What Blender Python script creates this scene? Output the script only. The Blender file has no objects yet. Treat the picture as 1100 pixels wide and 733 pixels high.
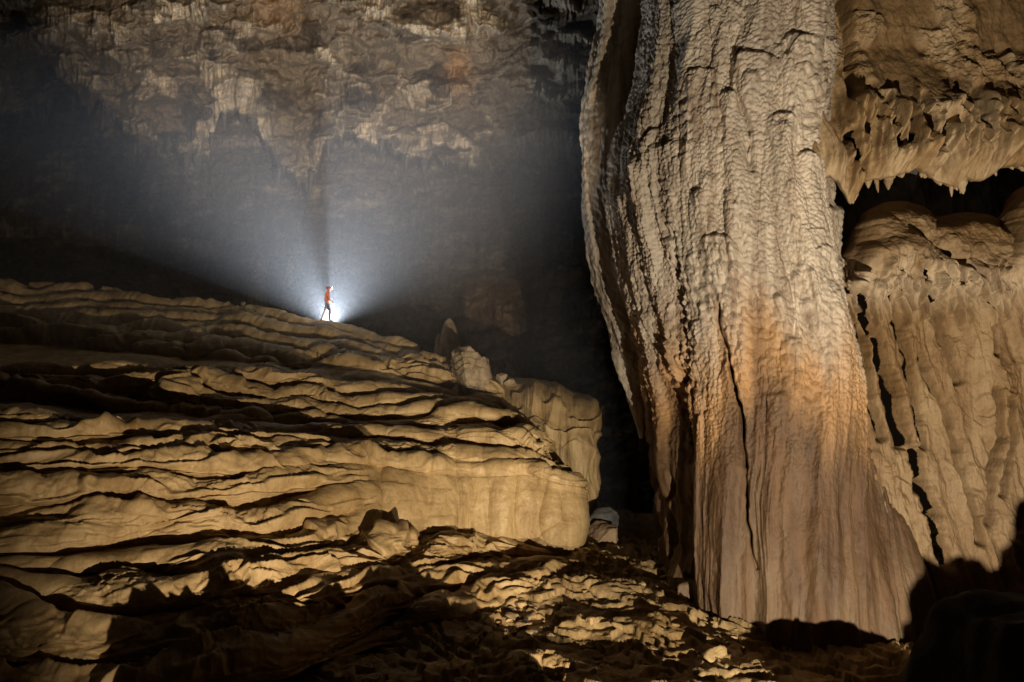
import bpy, bmesh, math, random
import numpy as np
from mathutils import Vector, Matrix

C = bpy.context.scene.collection
SC = bpy.context.scene
Q = 1.0                      # mesh resolution factor

# ------------------------------------------------------------------ camera
F = 733.0
PITCH = math.radians(6.0)
CAMZ = 5.0
cam_d = bpy.data.cameras.new('camera')
cam_d.sensor_width = 36.0
cam_d.lens = 24.0
cam_d.clip_start = 0.05
cam_d.clip_end = 600
cam = bpy.data.objects.new('camera', cam_d)
C.objects.link(cam)
cam.location = (0, 0, CAMZ)
cam.rotation_euler = (math.radians(90) + PITCH, 0, 0)
SC.camera = cam

# ------------------------------------------------------------------ render settings, darkness of the cave
SC.view_settings.view_transform = 'Standard'
SC.view_settings.look = 'None'
SC.view_settings.gamma = 1.0
SC.view_settings.exposure = 0.0
SC.cycles.use_denoising = True
SC.cycles.max_bounces = 4
SC.cycles.diffuse_bounces = 3
SC.cycles.glossy_bounces = 1
SC.cycles.volume_bounces = 0
SC.cycles.sample_clamp_indirect = 4.0
SC.cycles.volume_step_rate = 1.0

w = bpy.data.worlds.new('World')
SC.world = w
w.use_nodes = True
w.node_tree.nodes['Background'].inputs[0].default_value = (1.0, 0.62, 0.36, 1)
w.node_tree.nodes['Background'].inputs[1].default_value = 0.005


# ------------------------------------------------------------------ lamps (the cavers' torches on the cave floor, plus an added far-wall spot)
def spot(name, loc, target, power, color, size_deg, blend, radius):
    d = bpy.data.lights.new(name, 'SPOT')
    d.energy = power
    d.color = color
    d.spot_size = math.radians(size_deg)
    d.spot_blend = blend
    d.shadow_soft_size = radius
    o = bpy.data.objects.new(name, d)
    C.objects.link(o)
    o.location = loc
    o.rotation_euler = (Vector(target) - Vector(loc)).to_track_quat('-Z', 'Y').to_euler()
    return o


def P(px, py, Y):
    """world point that lies at depth Y along the view direction of a picture position"""
    px = np.asarray(px, float); py = np.asarray(py, float); Y = np.asarray(Y, float)
    cx = (px - 550) / F
    cy = (366.5 - py) / F
    ca, sa = math.cos(PITCH), math.sin(PITCH)
    t = Y / (ca - cy * sa)
    return np.stack([cx * t, Y + 0 * t, CAMZ + t * (sa + cy * ca)], -1)


KEY = (3.2, 3.0, 0.25)
spot('torch_on_the_column', (5.5, 3.0, 0.25), P(850, 375, 17.0), 12500, (1.0, 0.87, 0.70), 82, 0.75, 0.022)
spot('torch_on_the_slope', (3.1, 3.0, 0.25), P(350, 490, 20.0), 12500, (1.0, 0.82, 0.61), 57, 0.9, 0.022)
spot('added_far_wall_spot', (3.2, 3.0, 0.3), P(332, 25, 55), 92000, (1.0, 0.81, 0.60), 36, 0.75, 0.03)  # added to brighten the far wall, beside the slope torch
spot('lamp_behind_the_ridge', P(355.5, 350.5, 34.9), P(348, -60, 28.8), 17000, (0.82, 0.91, 1.0), 150, 1.0, 0.02)


# ------------------------------------------------------------------ noise
def _h(ix, iy, s):
    n = (ix.astype(np.int64) * 374761393 + iy.astype(np.int64) * 668265263 + s * 1442695041) & 0xFFFFFFFF
    n = ((n ^ (n >> 13)) * 1274126177) & 0xFFFFFFFF
    n = ((n ^ (n >> 16)) * 2246822519) & 0xFFFFFFFF
    return (n ^ (n >> 15)) & 0xFFFFFFFF


def perlin(x, y, s=0):
    x = np.asarray(x, np.float32); y = np.asarray(y, np.float32)
    x, y = np.broadcast_arrays(x, y)
    x0 = np.floor(x); y0 = np.floor(y)
    fx = x - x0; fy = y - y0
    ix = x0.astype(np.int64); iy = y0.astype(np.int64)
    u = fx * fx * fx * (fx * (fx * 6 - 15) + 10)
    v = fy * fy * fy * (fy * (fy * 6 - 15) + 10)

    def g(a, b, dx, dy):
        an = _h(ix + a, iy + b, s).astype(np.float32) * np.float32(2 * math.pi / 4294967296.0)
        return np.cos(an) * dx + np.sin(an) * dy
    n00 = g(0, 0, fx, fy); n10 = g(1, 0, fx - 1, fy)
    n01 = g(0, 1, fx, fy - 1); n11 = g(1, 1, fx - 1, fy - 1)
    a = n00 + u * (n10 - n00)
    b = n01 + u * (n11 - n01)
    return (a + v * (b - a)) * 1.5


def fbm(x, y, s=0, o=4, gain=0.5):
    r = 0; a = 1.0; t = 0
    for i in range(o):
        r = r + a * perlin(x * 2.03 ** i + 17.3 * i, y * 2.03 ** i - 9.1 * i, s + i)
        t += a
        a *= gain
    return r / t * 1.4


def ridged(x, y, s=0, o=3):
    r = 0; a = 1.0; t = 0
    for i in range(o):
        r = r + a * (1 - np.abs(perlin(x * 2.0 ** i, y * 2.0 ** i, s + i)) * 2.0)
        t += a; a *= 0.5
    return r / t


def worley(x, y, s=0):
    x = np.asarray(x, np.float32); y = np.asarray(y, np.float32)
    ix = np.floor(x).astype(np.int64); iy = np.floor(y).astype(np.int64)
    f1 = np.full(x.shape, 9, np.float32); f2 = np.full(x.shape, 9, np.float32); idv = np.zeros(x.shape, np.float32)
    for a in (-1, 0, 1):
        for b in (-1, 0, 1):
            hx = _h(ix + a, iy + b, s).astype(np.float32) / np.float32(4294967296.0)
            hy = _h(ix + a, iy + b, s + 77).astype(np.float32) / np.float32(4294967296.0)
            d = np.hypot(ix + a + hx - x, iy + b + hy - y).astype(np.float32)
            m = d < f1
            f2 = np.where(m, f1, np.minimum(f2, d))
            idv = np.where(m, hx, idv)
            f1 = np.where(m, d, f1)
    return f1, f2, idv


def sstep(a, b, x):
    t = np.clip((x - a) / (b - a), 0, 1)
    return t * t * (3 - 2 * t)


def blur(a, n, axis):
    if n < 1:
        return a
    for _ in range(2):
        pad = [(0, 0)] * a.ndim; pad[axis] = (n, n)
        b = np.pad(a, pad, mode='edge').cumsum(axis)
        b = np.concatenate([np.zeros_like(np.take(b, [0], axis)), b], axis)
        k = 2 * n + 1
        L = a.shape[axis]
        a = (np.take(b, np.arange(k, k + L), axis) - np.take(b, np.arange(0, L), axis)) / k
    return a


def line_dist(px, py, pts):
    """distance of (px,py) to a polyline"""
    d = np.full(px.shape, 1e9, np.float32)
    for (ax, ay), (bx, by) in zip(pts[:-1], pts[1:]):
        vx, vy = bx - ax, by - ay
        t = np.clip(((px - ax) * vx + (py - ay) * vy) / (vx * vx + vy * vy), 0, 1)
        d = np.minimum(d, np.hypot(px - ax - t * vx, py - ay - t * vy))
    return d


def net(ctrl, nt, nu, bt=0, bu=0, tk=None, uk=None):
    """dense sheet from a control net [rows, cols, 3]"""
    ctrl = np.asarray(ctrl, float)
    R, K, _ = ctrl.shape
    tk = np.linspace(0, 1, R) if tk is None else np.asarray(tk, float)
    uk = np.linspace(0, 1, K) if uk is None else np.asarray(uk, float)
    t = np.linspace(0, 1, nt); u = np.linspace(0, 1, nu)
    a = np.stack([np.stack([np.interp(u, uk, ctrl[r, :, c]) for c in range(3)], -1) for r in range(R)], 0)
    i = np.clip(np.searchsorted(tk, t, 'right') - 1, 0, R - 2)
    f = ((t - tk[i]) / (tk[i + 1] - tk[i]))[:, None, None]
    b = a[i] * (1 - f) + a[i + 1] * f
    b = blur(b, bt, 0); b = blur(b, bu, 1)
    return b


def normals(g, flip=1):
    n = np.cross(np.gradient(g, axis=1), np.gradient(g, axis=0)) * flip
    return n / (np.linalg.norm(n, axis=-1, keepdims=True) + 1e-9)


def proj(g):
    """picture position of world points (used only to lay out rock features)"""
    ca, sa = math.cos(PITCH), math.sin(PITCH)
    y = g[..., 1]; z = g[..., 2] - CAMZ
    d = y * ca + z * sa
    return 550 + F * g[..., 0] / d, 366.5 - F * (z * ca - y * sa) / d


# ------------------------------------------------------------------ object helpers
def tag(o, label=None, cat=None, group=None, kind=None):
    if label: o['label'] = label
    if cat: o['category'] = cat
    if group: o['group'] = group
    if kind: o['kind'] = kind
    return o


def link(name, me, mat=None, parent=None, smooth=True):
    o = bpy.data.objects.new(name, me)
    C.objects.link(o)
    if mat: me.materials.append(mat)
    if parent: o.parent = parent
    if smooth: me.shade_smooth()
    return o


def grid_obj(name, g, mat, parent=None, flip=False, mask=None, col=None):
    nt, nu = g.shape[:2]
    me = bpy.data.meshes.new(name)
    idx = np.arange(nt * nu).reshape(nt, nu)
    q = np.stack([idx[:-1, :-1], idx[:-1, 1:], idx[1:, 1:], idx[1:, :-1]], -1).reshape(-1, 4)
    if flip: q = q[:, ::-1]
    if mask is not None:
        keep = mask[:-1, :-1] & mask[1:, 1:] & mask[:-1, 1:] & mask[1:, :-1]
        q = q[keep.reshape(-1)]
    nf = len(q)
    me.vertices.add(nt * nu)
    me.vertices.foreach_set('co', np.ascontiguousarray(g.reshape(-1, 3), np.float32).ravel())
    me.loops.add(nf * 4)
    me.loops.foreach_set('vertex_index', np.ascontiguousarray(q, np.int32).ravel())
    me.polygons.add(nf)
    me.polygons.foreach_set('loop_start', np.arange(0, nf * 4, 4, dtype=np.int32))
    me.update(calc_edges=True)
    if col is not None:
        at = me.color_attributes.new('tint', 'FLOAT_COLOR', 'POINT')
        c4 = np.ones((nt * nu, 4), np.float32); c4[:, :3] = np.clip(col.reshape(-1, 3), 0, 1)
        at.data.foreach_set('color', c4.ravel())
    return link(name, me, mat, parent)


# ------------------------------------------------------------------ materials
class NT:
    def __init__(s, name):
        s.m = bpy.data.materials.new(name); s.m.use_nodes = True
        s.t = s.m.node_tree; s.b = s.t.nodes['Principled BSDF']

    def n(s, kind, **kw):
        o = s.t.nodes.new(kind)
        for k, v in kw.items():
            if k.startswith('i_'):
                key = k[2:]
                o.inputs[int(key) if key.isdigit() else key].default_value = v
            else:
                setattr(o, k, v)
        return o

    def l(s, a, b): s.t.links.new(a, b)

    def ramp(s, fac, stops):
        r = s.n('ShaderNodeValToRGB')
        e = r.color_ramp.elements
        while len(e) > 1: e.remove(e[-1])
        e[0].position = stops[0][0]; e[0].color = (*stops[0][1], 1)
        for p, c in stops[1:]:
            k = e.new(p); k.color = (*c, 1)
        s.l(fac, r.inputs[0])
        return r.outputs[0]

    def coords(s, scale=(1, 1, 1)):
        g = s.n('ShaderNodeNewGeometry')
        m = s.n('ShaderNodeMapping', i_Scale=scale)
        s.l(g.outputs['Position'], m.inputs[0])
        return m.outputs[0]

    def noise(s, vec, scale, detail=6, rough=0.6, dist=0.0):
        o = s.n('ShaderNodeTexNoise', i_Scale=scale, i_Detail=detail, i_Roughness=rough, i_Distortion=dist)
        s.l(vec, o.inputs['Vector'])
        return o.outputs['Fac']

    def mix(s, fac, a, b, mode='MIX'):
        o = s.n('ShaderNodeMix', data_type='RGBA', blend_type=mode)
        for v, i in ((fac, 0), (a, 6), (b, 7)):
            if hasattr(v, 'links'): s.l(v, o.inputs[i])
            elif i == 0: o.inputs[0].default_value = v
            else: o.inputs[i].default_value = (*v, 1)
        return o.outputs[2]

    def math(s, op, a, b):
        o = s.n('ShaderNodeMath', operation=op)
        for v, i in ((a, 0), (b, 1)):
            if hasattr(v, 'links'): s.l(v, o.inputs[i])
            else: o.inputs[i].default_value = v
        return o.outputs[0]

    def bump(s, h, strength, dist, base=None):
        o = s.n('ShaderNodeBump', i_Strength=strength, i_Distance=dist)
        s.l(h, o.inputs['Height'])
        if base is not None: s.l(base, o.inputs['Normal'])
        return o.outputs[0]

    def done(s, color, normal=None, rough=0.75, spec=0.3):
        if hasattr(color, 'links'): s.l(color, s.b.inputs['Base Color'])
        else: s.b.inputs['Base Color'].default_value = (*color, 1)
        if normal is not None: s.l(normal, s.b.inputs['Normal'])
        if hasattr(rough, 'links'): s.l(rough, s.b.inputs['Roughness'])
        else: s.b.inputs['Roughness'].default_value = rough
        s.b.inputs['Specular IOR Level'].default_value = spec
        return s.m


def mat_slope():
    t = NT('ochre flowstone')
    v = t.coords(); vs = t.coords((1, 1, 0.25))
    a = t.noise(v, 0.5, 6, 0.65)
    b = t.noise(vs, 2.2, 9, 0.7, 0.5)
    c = t.noise(v, 12, 7, 0.75)
    g = t.noise(v, 55, 4, 0.8)
    col = t.ramp(a, [(0.34, (0.29, 0.178, 0.062)), (0.5, (0.45, 0.31, 0.14)), (0.66, (0.48, 0.34, 0.155))])
    col = t.mix(t.ramp(b, [(0.46, (0, 0, 0)), (0.68, (0.85,) * 3)]), col, (0.22, 0.13, 0.045))
    col = t.mix(t.ramp(c, [(0.50, (0, 0, 0)), (0.72, (0.5,) * 3)]), col, (0.54, 0.40, 0.20))
    col = t.mix(t.ramp(g, [(0.52, (0, 0, 0)), (0.75, (0.6,) * 3)]), col, (0.20, 0.13, 0.06))
    n = t.bump(t.noise(vs, 5, 9, 0.7), 0.55, 0.07)
    n = t.bump(c, 0.5, 0.022, n)
    n = t.bump(g, 0.35, 0.006, n)
    return t.done(col, n, t.ramp(b, [(0.34, (0.30,) * 3), (0.62, (0.8,) * 3)]), 0.45)


def mat_column():
    t = NT('banded cream flowstone')
    at = t.n('ShaderNodeAttribute', attribute_name='tint')
    v = t.coords(); vs = t.coords((1, 1, 0.09)); vm = t.coords((1, 1, 0.4))
    a = t.noise(vs, 3.2, 8, 0.65, 0.3)
    c = t.noise(vm, 9, 7, 0.7)
    f = t.noise(v, 30, 5, 0.7)
    col = t.mix(t.ramp(a, [(0.45, (0, 0, 0)), (0.66, (0.75,) * 3)]), at.outputs['Color'], (0.15, 0.08, 0.036))
    col = t.mix(t.ramp(c, [(0.50, (0, 0, 0)), (0.8, (1.0,) * 3)]), col, t.mix(1.0, at.outputs['Color'], (0.24, 0.22, 0.20), 'MULTIPLY'), 'ADD')
    g = t.noise(v, 60, 4, 0.8)
    col = t.mix(t.ramp(f, [(0.55, (0, 0, 0)), (0.78, (0.5,) * 3)]), col, (0.17, 0.11, 0.06))
    n = t.bump(t.noise(vm, 5.5, 9, 0.66), 0.6, 0.07)
    n = t.bump(f, 0.6, 0.02, n)
    n = t.bump(g, 0.4, 0.006, n)
    return t.done(col, n, t.ramp(a, [(0.3, (0.34,) * 3), (0.6, (0.7,) * 3)]), 0.45)


def mat_drape():
    t = NT('stained tan flowstone')
    at = t.n('ShaderNodeAttribute', attribute_name='tint')
    v = t.coords(); vs = t.coords((1, 1, 0.16)); vm = t.coords((1, 1, 0.6))
    a = t.noise(vs, 2.2, 9, 0.68, 0.6)
    c = t.noise(vm, 5, 8, 0.72, 0.3)
    f = t.noise(v, 24, 6, 0.72)
    col = t.mix(t.ramp(a, [(0.44, (0, 0, 0)), (0.66, (0.8,) * 3)]), at.outputs['Color'], (0.17, 0.095, 0.04))
    col = t.mix(t.ramp(c, [(0.50, (0, 0, 0)), (0.76, (0.4,) * 3)]), col, (0.36, 0.24, 0.115))
    n = t.bump(t.noise(vm, 7, 8, 0.65), 0.6, 0.07)
    n = t.bump(f, 0.5, 0.02, n)
    return t.done(col, n, t.ramp(a, [(0.3, (0.5,) * 3), (0.7, (0.75,) * 3)]), 0.3)


def mat_wall():
    t = NT('far cave wall rock')
    at = t.n('ShaderNodeAttribute', attribute_name='tint')
    v = t.coords(); vs = t.coords((1, 1, 0.3))
    a = t.noise(v, 0.16, 8, 0.65, 0.1)
    b = t.noise(vs, 1.1, 9, 0.72, 0.0)
    col = t.mix(t.ramp(a, [(0.34, (0.7,) * 3), (0.52, (0,) * 3)]), at.outputs['Color'], (0.09, 0.068, 0.05))
    col = t.mix(t.ramp(b, [(0.50, (0,) * 3), (0.70, (1,) * 3)]), col, (0.13, 0.11, 0.085), 'ADD')
    n = t.bump(b, 0.8, 0.5)
    n = t.bump(t.noise(vs, 4, 6, 0.7), 0.6, 0.15, n)
    return t.done(col, n, 0.85, 0.2)


def mat_rock(name, c1, c2, sc=1.0):
    t = NT(name)
    v = t.coords()
    a = t.noise(v, 1.7 * sc, 8, 0.68, 0.5)
    f = t.noise(v, 11 * sc, 7, 0.7)
    col = t.ramp(a, [(0.32, c1), (0.66, c2)])
    n = t.bump(a, 0.5, 0.12 / sc)
    n = t.bump(f, 0.5, 0.03 / sc, n)
    return t.done(col, n, 0.8, 0.25)


def mat_plain(name, c, rough=0.6, emit=0, ecol=(1, 1, 1)):
    t = NT(name)
    f = t.noise(t.coords(), 25, 4, 0.6)
    col = t.mix(t.ramp(f, [(0.3, (0,) * 3), (0.7, (0.3,) * 3)]), c, tuple(x * 0.6 for x in c))
    m = t.done(col, None, rough, 0.3)
    if emit:
        t.b.inputs['Emission Color'].default_value = (*ecol, 1)
        t.b.inputs['Emission Strength'].default_value = emit
    return m


M_SLOPE = mat_slope()
M_COL = mat_column()
M_WALL = mat_wall()
M_DRAPE = mat_drape()
M_ROCK = mat_rock('brown limestone', (0.20, 0.13, 0.07), (0.42, 0.30, 0.17))
M_GREY = mat_rock('grey limestone', (0.05, 0.047, 0.045), (0.13, 0.12, 0.11))
M_PALE = mat_rock('pale pinkish limestone', (0.125, 0.088, 0.048), (0.42, 0.325, 0.20), 1.6)
M_DARK = mat_rock('dark wet rock', (0.05, 0.038, 0.028), (0.12, 0.09, 0.06))


# ------------------------------------------------------------------ staircase remap shared by slope and floor
def terrace(g, p, k, riser=0.5, over=0.0):
    """g[rows, cols, 3] rising sheet, p step phase growing along rows, k strength 0..1"""
    nt, nu = p.shape
    fl = np.floor(p); fr = p - fl
    x = np.clip(fr / (riser + .12), 0, 1); ez = 1 - (1 - x) ** 1.6
    ey = np.clip((fr - (riser - .22)) / (1 - (riser - .22)), 0, 1) ** 1.7
    dp = np.maximum(np.gradient(blur(p, nt // 40, 0), axis=0), 9.0 / nt)
    r = np.arange(nt)[:, None]
    rz = np.clip(r + k * (fl + ez - p) / dp, 0, nt - 1.001)
    ry = np.clip(r + k * (fl + ey - p) / dp, 0, nt - 1.001)
    j = np.broadcast_to(np.arange(nu)[None], (nt, nu))

    def samp(c, rr):
        i = rr.astype(int); f = rr - i
        return g[..., c][i, j] * (1 - f) + g[..., c][i + 1, j] * f
    out = np.stack([samp(0, ry), samp(1, ry), samp(2, rz)], -1)
    bul = np.sin(np.pi * np.clip(fr / (riser + 0.1), 0, 1)) * over
    return out, bul, fl, fr


def scales(s, z, w, h, seed, warp):
    """overlapping flow tongues: rounded arch at the top edge of each, thinning downwards"""
    q = s / w + warp
    i = np.floor(q); a = (q - i) * 2 - 1
    rnd = _h(i.astype(np.int64), i.astype(np.int64) * 0 + 3, seed).astype(np.float32) / 4294967296.0
    p = z / h + rnd * 7.0 + 0.35 * (a * a) * w / h * 2.2
    fr = p - np.floor(p)
    prof = fr ** 1.7
    return prof * (1 - sstep(.93, 1.0, fr)) * np.sqrt(np.clip(1 - a * a * .9, 0, 1)), a


# ------------------------------------------------------------------ flowstone slope
def build_slope():
    cols_n = 10
    rows = []
    def R(px, py, Y): rows.append((px, py, Y))
    R([-250, 0, 150, 300, 400, 500, 580, 632], [760, 760, 760, 740, 700, 680, 672, 668], [10.5, 10.8, 11.3, 12.3, 14.5, 15.5, 16, 16.5])
    R([-250, 0, 150, 300, 400, 495, 560, 602], [655, 650, 648, 640, 630, 612, 612, 615], [12, 12.3, 13, 14.2, 16.1, 18.5, 19, 19.3])
    R([-250, 0, 150, 300, 390, 490, 555, 596], [595, 590, 588, 580, 574, 583, 588, 597], [13.2, 13.5, 14.5, 16.2, 18.3, 20.3, 20.6, 20.5])
    R([-250, 0, 150, 300, 380, 490, 560, 604], [505, 500, 492, 487, 497, 503, 503, 522], [14.7, 15, 16.5, 18.5, 20.3, 21.0, 21.2, 21])
    R([-250, 0, 150, 300, 400, 485, 548, 592], [455, 452, 460, 474, 465, 465, 468, 500], [15.6, 16, 17.8, 20.5, 22.3, 22.8, 22.6, 21.8])
    R([-250, 0, 150, 300, 400, 478, 538, 580], [412, 412, 440, 458, 445, 448, 455, 482], [20, 21, 21.5, 22.5, 23.8, 24, 23.8, 22.8])
    R([-250, 0, 150, 300, 400, 470, 520, 562], [398, 398, 402, 410, 420, 430, 440, 462], [21, 21.5, 23, 25, 26, 26.3, 26, 25])
    R([-250, 0, 150, 300, 400, 462, 500, 538], [340, 345, 372, 397, 405, 415, 425, 446], [31, 32, 31, 29.5, 28.5, 28, 27.6, 26.5])
    R([-250, 0, 150, 300, 400, 440, 478, 512], [300, 305, 317, 340, 364, 378, 402, 416], [38, 38, 37.5, 36.5, 34, 32, 30.5, 29])
    ctrl = []
    for px, py, Y in rows:
        a = P(px, py, Y)
        e = a[-1]
        w1 = e + np.array([0.32, 0.9, -0.2]); w2 = e + np.array([-0.25, 4.0, -1.2])
        ctrl.append(np.vstack([a, w1, w2]))
    top = ctrl[-1]
    ctrl.append(top + np.array([0, 1.4, -1.5])); ctrl.append(top + np.array([0, 12.0, -9.0]))
    ctrl = np.array(ctrl)
    nt, nu = int(1150 * Q), int(1000 * Q)
    tk = np.array([0, .11, .22, .36, .45, .52, .60, .72, .90, .94, 1.0])
    uk = np.array([0, .13, .28, .46, .58, .72, .84, .92, .95, 1.0])
    g = net(ctrl, nt, nu, int(14 * Q), int(16 * Q), tk, uk)
    t = np.linspace(0, 1, nt)[:, None] * np.ones((1, nu))
    px, py = proj(g)
    # two long hollows that lie behind a lip, low enough to stay in the torch's shadow
    for ta, tb, amt in ((.45, .52, 1.0), (.60, .725, 1.0)):
        tb = tb + .006
        ia = int(ta * (nt - 1)); ib = int(tb * (nt - 1))
        lip = g[ia]
        hl = np.hypot(lip[:, 0] - KEY[0], lip[:, 1] - KEY[1]); hc = np.hypot(lip[:, 0], lip[:, 1])
        sl = (lip[:, 2] - KEY[2]) / hl; sc = (lip[:, 2] - CAMZ) / hc
        q = g[ia:ib]
        zl = lip[:, 2] + sl * (np.hypot(q[..., 0] - KEY[0], q[..., 1] - KEY[1]) - hl)
        zc = lip[:, 2] + sc * (np.hypot(q[..., 0], q[..., 1]) - hc)
        zt = zc + .62 * (zl - zc) - .12
        f = np.linspace(0, 1, ib - ia)[:, None]
        wgt = sstep(0, .12, f) * (1 - sstep(.90, 1, f)) * (1 - .75 * sstep(60, 420, px[ia:ib])) * amt
        g[ia:ib, :, 2] = q[..., 2] * (1 - wgt) + np.minimum(zt, q[..., 2]) * wgt
    X, Y, Z = g[..., 0], g[..., 1], g[..., 2]
    band = np.maximum(sstep(.455, .465, t) * (1 - sstep(.51, .52, t)), sstep(.61, .62, t) * (1 - sstep(.71, .72, t))) * (1 - .8 * sstep(60, 420, px))
    # regions
    tj = t + .012 * fbm(X * .6, t * 3, 35, 3)
    face = sstep(310, 400, px + 20 * fbm(X * .5, t * 30, 33, 2)) * (1 - sstep(.335, .37, tj)) * sstep(.20, .225, t)
    far = sstep(.62, .75, t)
    wx = X + 0.6 * fbm(X * .25, t * 9, 5, 2)
    nz = 1.6 * fbm(wx * 0.11, t * 3 + 3, 11, 2) + 0.28 * fbm(wx * .45, t * 9, 12, 2)
    H = 0.42 + 0.25 * far
    cb1, cb2, cid = worley(X / 2.7 + .4 * fbm(X * .5, t * 12, 13, 2), t * 13, 14)
    nz = nz + .75 * blur(blur(cid - .5, 12, 0), 20, 1) * sstep(.80, .6, t)
    p = 0.55 * np.maximum.accumulate(Z, 0) / 0.55 + 0.45 * t * 26 + nz
    cut = np.clip(1 - sstep(.895, .92, t), 0, 1)
    k = (1 - 0.9 * face) * (0.50 + 0.38 * sstep(-.35, .35, fbm(X * .16, t * 8, 31, 3))) * cut * (1 - .85 * band)
    g1, bul, fl, fr = terrace(g, p, k, 0.52)
    n = normals(g1); n = blur(blur(n, int(3 * Q), 0), int(3 * Q), 1)
    n[..., 2] *= 0.5
    n /= np.linalg.norm(n, axis=-1, keepdims=True) + 1e-9
    # pillows along every riser
    wob = fbm(X * .5, t * 22, 41, 2)
    f1, f2, idv = worley(X / (1.5 + 0.8 * far) + fl * 3.7 + 0.25 * wob, fl * 1.0 + 0.5 * fr + 0.2 * wob, 51)
    pil = np.sqrt(np.clip(1 - (f1 * 1.15) ** 2, 0, 1))
    mask = np.sin(np.pi * np.clip(fr / 0.75, 0, 1)) ** 0.6
    d = (0.30 + 0.16 * far) * pil * mask * (1 - face) * cut * sstep(.3, .8, k + .2)
    # the big smooth draped face: broad vertical lobes
    face2 = sstep(300, 400, px) * (1 - sstep(.36, .43, t)) * sstep(.20, .225, t)
    for wdt, amp, sd in ((2.1, .36, 61), (.9, .12, 62)):
        q = X / wdt + .30 * fbm(X * .4, Z * .45, sd, 2) + sd * .37
        ci = np.floor(q); a = (q - ci) * 2 - 1
        rnd = _h(ci.astype(np.int64), ci.astype(np.int64) * 0 + sd, 5).astype(np.float32) / 4294967296.0
        d += face2 * amp * (.45 + .75 * rnd) * np.clip(1 - a * a, 0, 1) ** .75 * (1 - sstep(.33 + .06 * rnd, .42, t))
    d += face * (0.10 * fbm(X * .9, Z * .9, 66, 3) + .012 * fbm(X * 7, Z * 7, 67, 3)) + .34 * face2 * np.sin(np.pi * np.clip((t - .215) / .17, 0, 1)) ** .8
    # finer ledges
    p2 = p * 3.1 + 1.4 * fbm(X * .5, t * 30, 71, 3)
    f2r = p2 - np.floor(p2)
    led = np.clip(f2r * 1.25, 0, 1) ** 1.6 * (1 - sstep(.8, 1, f2r))
    rough_zone = sstep(-.15, .35, fbm(X * .16 + 5, t * 7, 81, 2) + 0.5 * np.exp(-((px - 300) / 120) ** 2 - ((py - 570) / 60) ** 2))
    d += led * (0.025 + 0.15 * rough_zone) * (1 - face) * cut
    d += 0.05 * fbm(X * .9, t * 40, 91, 4) * (1 - .7 * face)
    d += rough_zone * 0.05 * fbm(X * 3.2, t * 120, 95, 3) * (1 - face) * (1 - far)
    # thin broken plates and knobs
    p3 = p * 7.3 + 1.6 * fbm(X * 1.3, t * 70, 72, 3)
    f3 = p3 - np.floor(p3)
    d += f3 ** 2 * (1 - sstep(.85, 1, f3)) * .075 * sstep(-.05, .3, fbm(X * .35, t * 14, 82, 3)) * (1 - face) * (1 - .6 * far)
    k1, k2, ki = worley(X * 2.6, t * 75, 83)
    d += .07 * np.sqrt(np.clip(1 - (k1 * 1.3) ** 2, 0, 1)) * sstep(.1, .4, fbm(X * .3 + 7, t * 9, 84, 3)) * (1 - face) * (1 - far)
    # fluted drip curtains on the far terraces
    d += far * cut * 0.06 * ridged(X * 1.6, t * 8, 98, 2)
    d *= 1 - .75 * band
    g2 = g1 + n * d[..., None]
    g2[..., 2] += 0.20 * fbm(X * .3, Y * .3, 101, 3) * cut * (1 - face)
    return g2


slope_g = build_slope()
slope = grid_obj('flowstone_slope', slope_g, M_SLOPE)
tag(slope, 'huge terraced ochre flowstone slope of rounded ledges, with the person on its ridge', 'flowstone slope')


# ------------------------------------------------------------------ cave floor
def floor_height(X, Y):
    z = -0.55 + 1.25 * sstep(8, 20, Y) * (1 - .75 * sstep(2.5, 6.5, X)) + 0 * X
    z = z + 0.16 * fbm(X * .22, Y * .22, 201, 3)
    # unseen humps added in front of the torch for their shadows
    rd = sstep(-3.8, -2.6, X) * sstep(2.5, 1.3, X) * (1.38 - .13 * (X + 1.6) + .35 * fbm(X * 1.1, Y * .6, 203, 3))
    z += rd * np.exp(-((Y - 8.6) / .9) ** 2)
    z += 0.60 * np.exp(-((X - 5.9) / 1.4) ** 2 - ((Y - 8.2) / 1.0) ** 2)
    z -= 0.25 * np.exp(-((X - 3.2) / 2.5) ** 2 - ((Y - 3.0) / 2.5) ** 2)
    return z


def build_floor():
    nt, nu = int(1000 * Q), int(1000 * Q)
    yy = np.exp(np.linspace(math.log(2.0), math.log(34), nt))[:, None]
    cx = np.linspace(-1.15, 1.25, nu)[None]
    X = cx * yy; Y = yy + 0 * cx
    z = floor_height(X, Y)
    base = z.copy()
    # low broken ledges and lens-shaped slabs
    lump = fbm(X * .45, Y * .6, 211, 4)
    q = 0.9 * lump * 4.0 + 0.5 * fbm(X * 1.1, Y * 2.0, 215, 3) + Y * .55
    fl = np.floor(q); fr = q - fl
    z = z + 0.17 * (sstep(0.0, 0.16, fr) - fr) + 0.17 * lump
    wob = .35 * fbm(X * 1.2, Y * 1.2, 219, 3)
    w1, w2, wi = worley(X * .7 + wob, Y * 1.5 + wob, 221)
    z += (.04 + .17 * wi) * np.sqrt(np.clip(1 - (w1 * 1.25) ** 2, 0, 1)) * sstep(-.25, .25, lump + .15)
    w1, w2, wi = worley(X * 2.1 + wob, Y * 3.6 + 2 * wob, 225)
    z += .075 * wi * np.sqrt(np.clip(1 - (w1 * 1.3) ** 2, 0, 1))
    z += 0.035 * fbm(X * 4, Y * 5, 231, 4)
    return np.stack([X, Y, z], -1)


floor_g = build_floor()
floor = grid_obj('cave_floor', floor_g, M_SLOPE, flip=False)
tag(floor, 'uneven ochre cave floor of low broken ledges and rubble between slope and column', 'cave floor', kind='structure')


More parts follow.
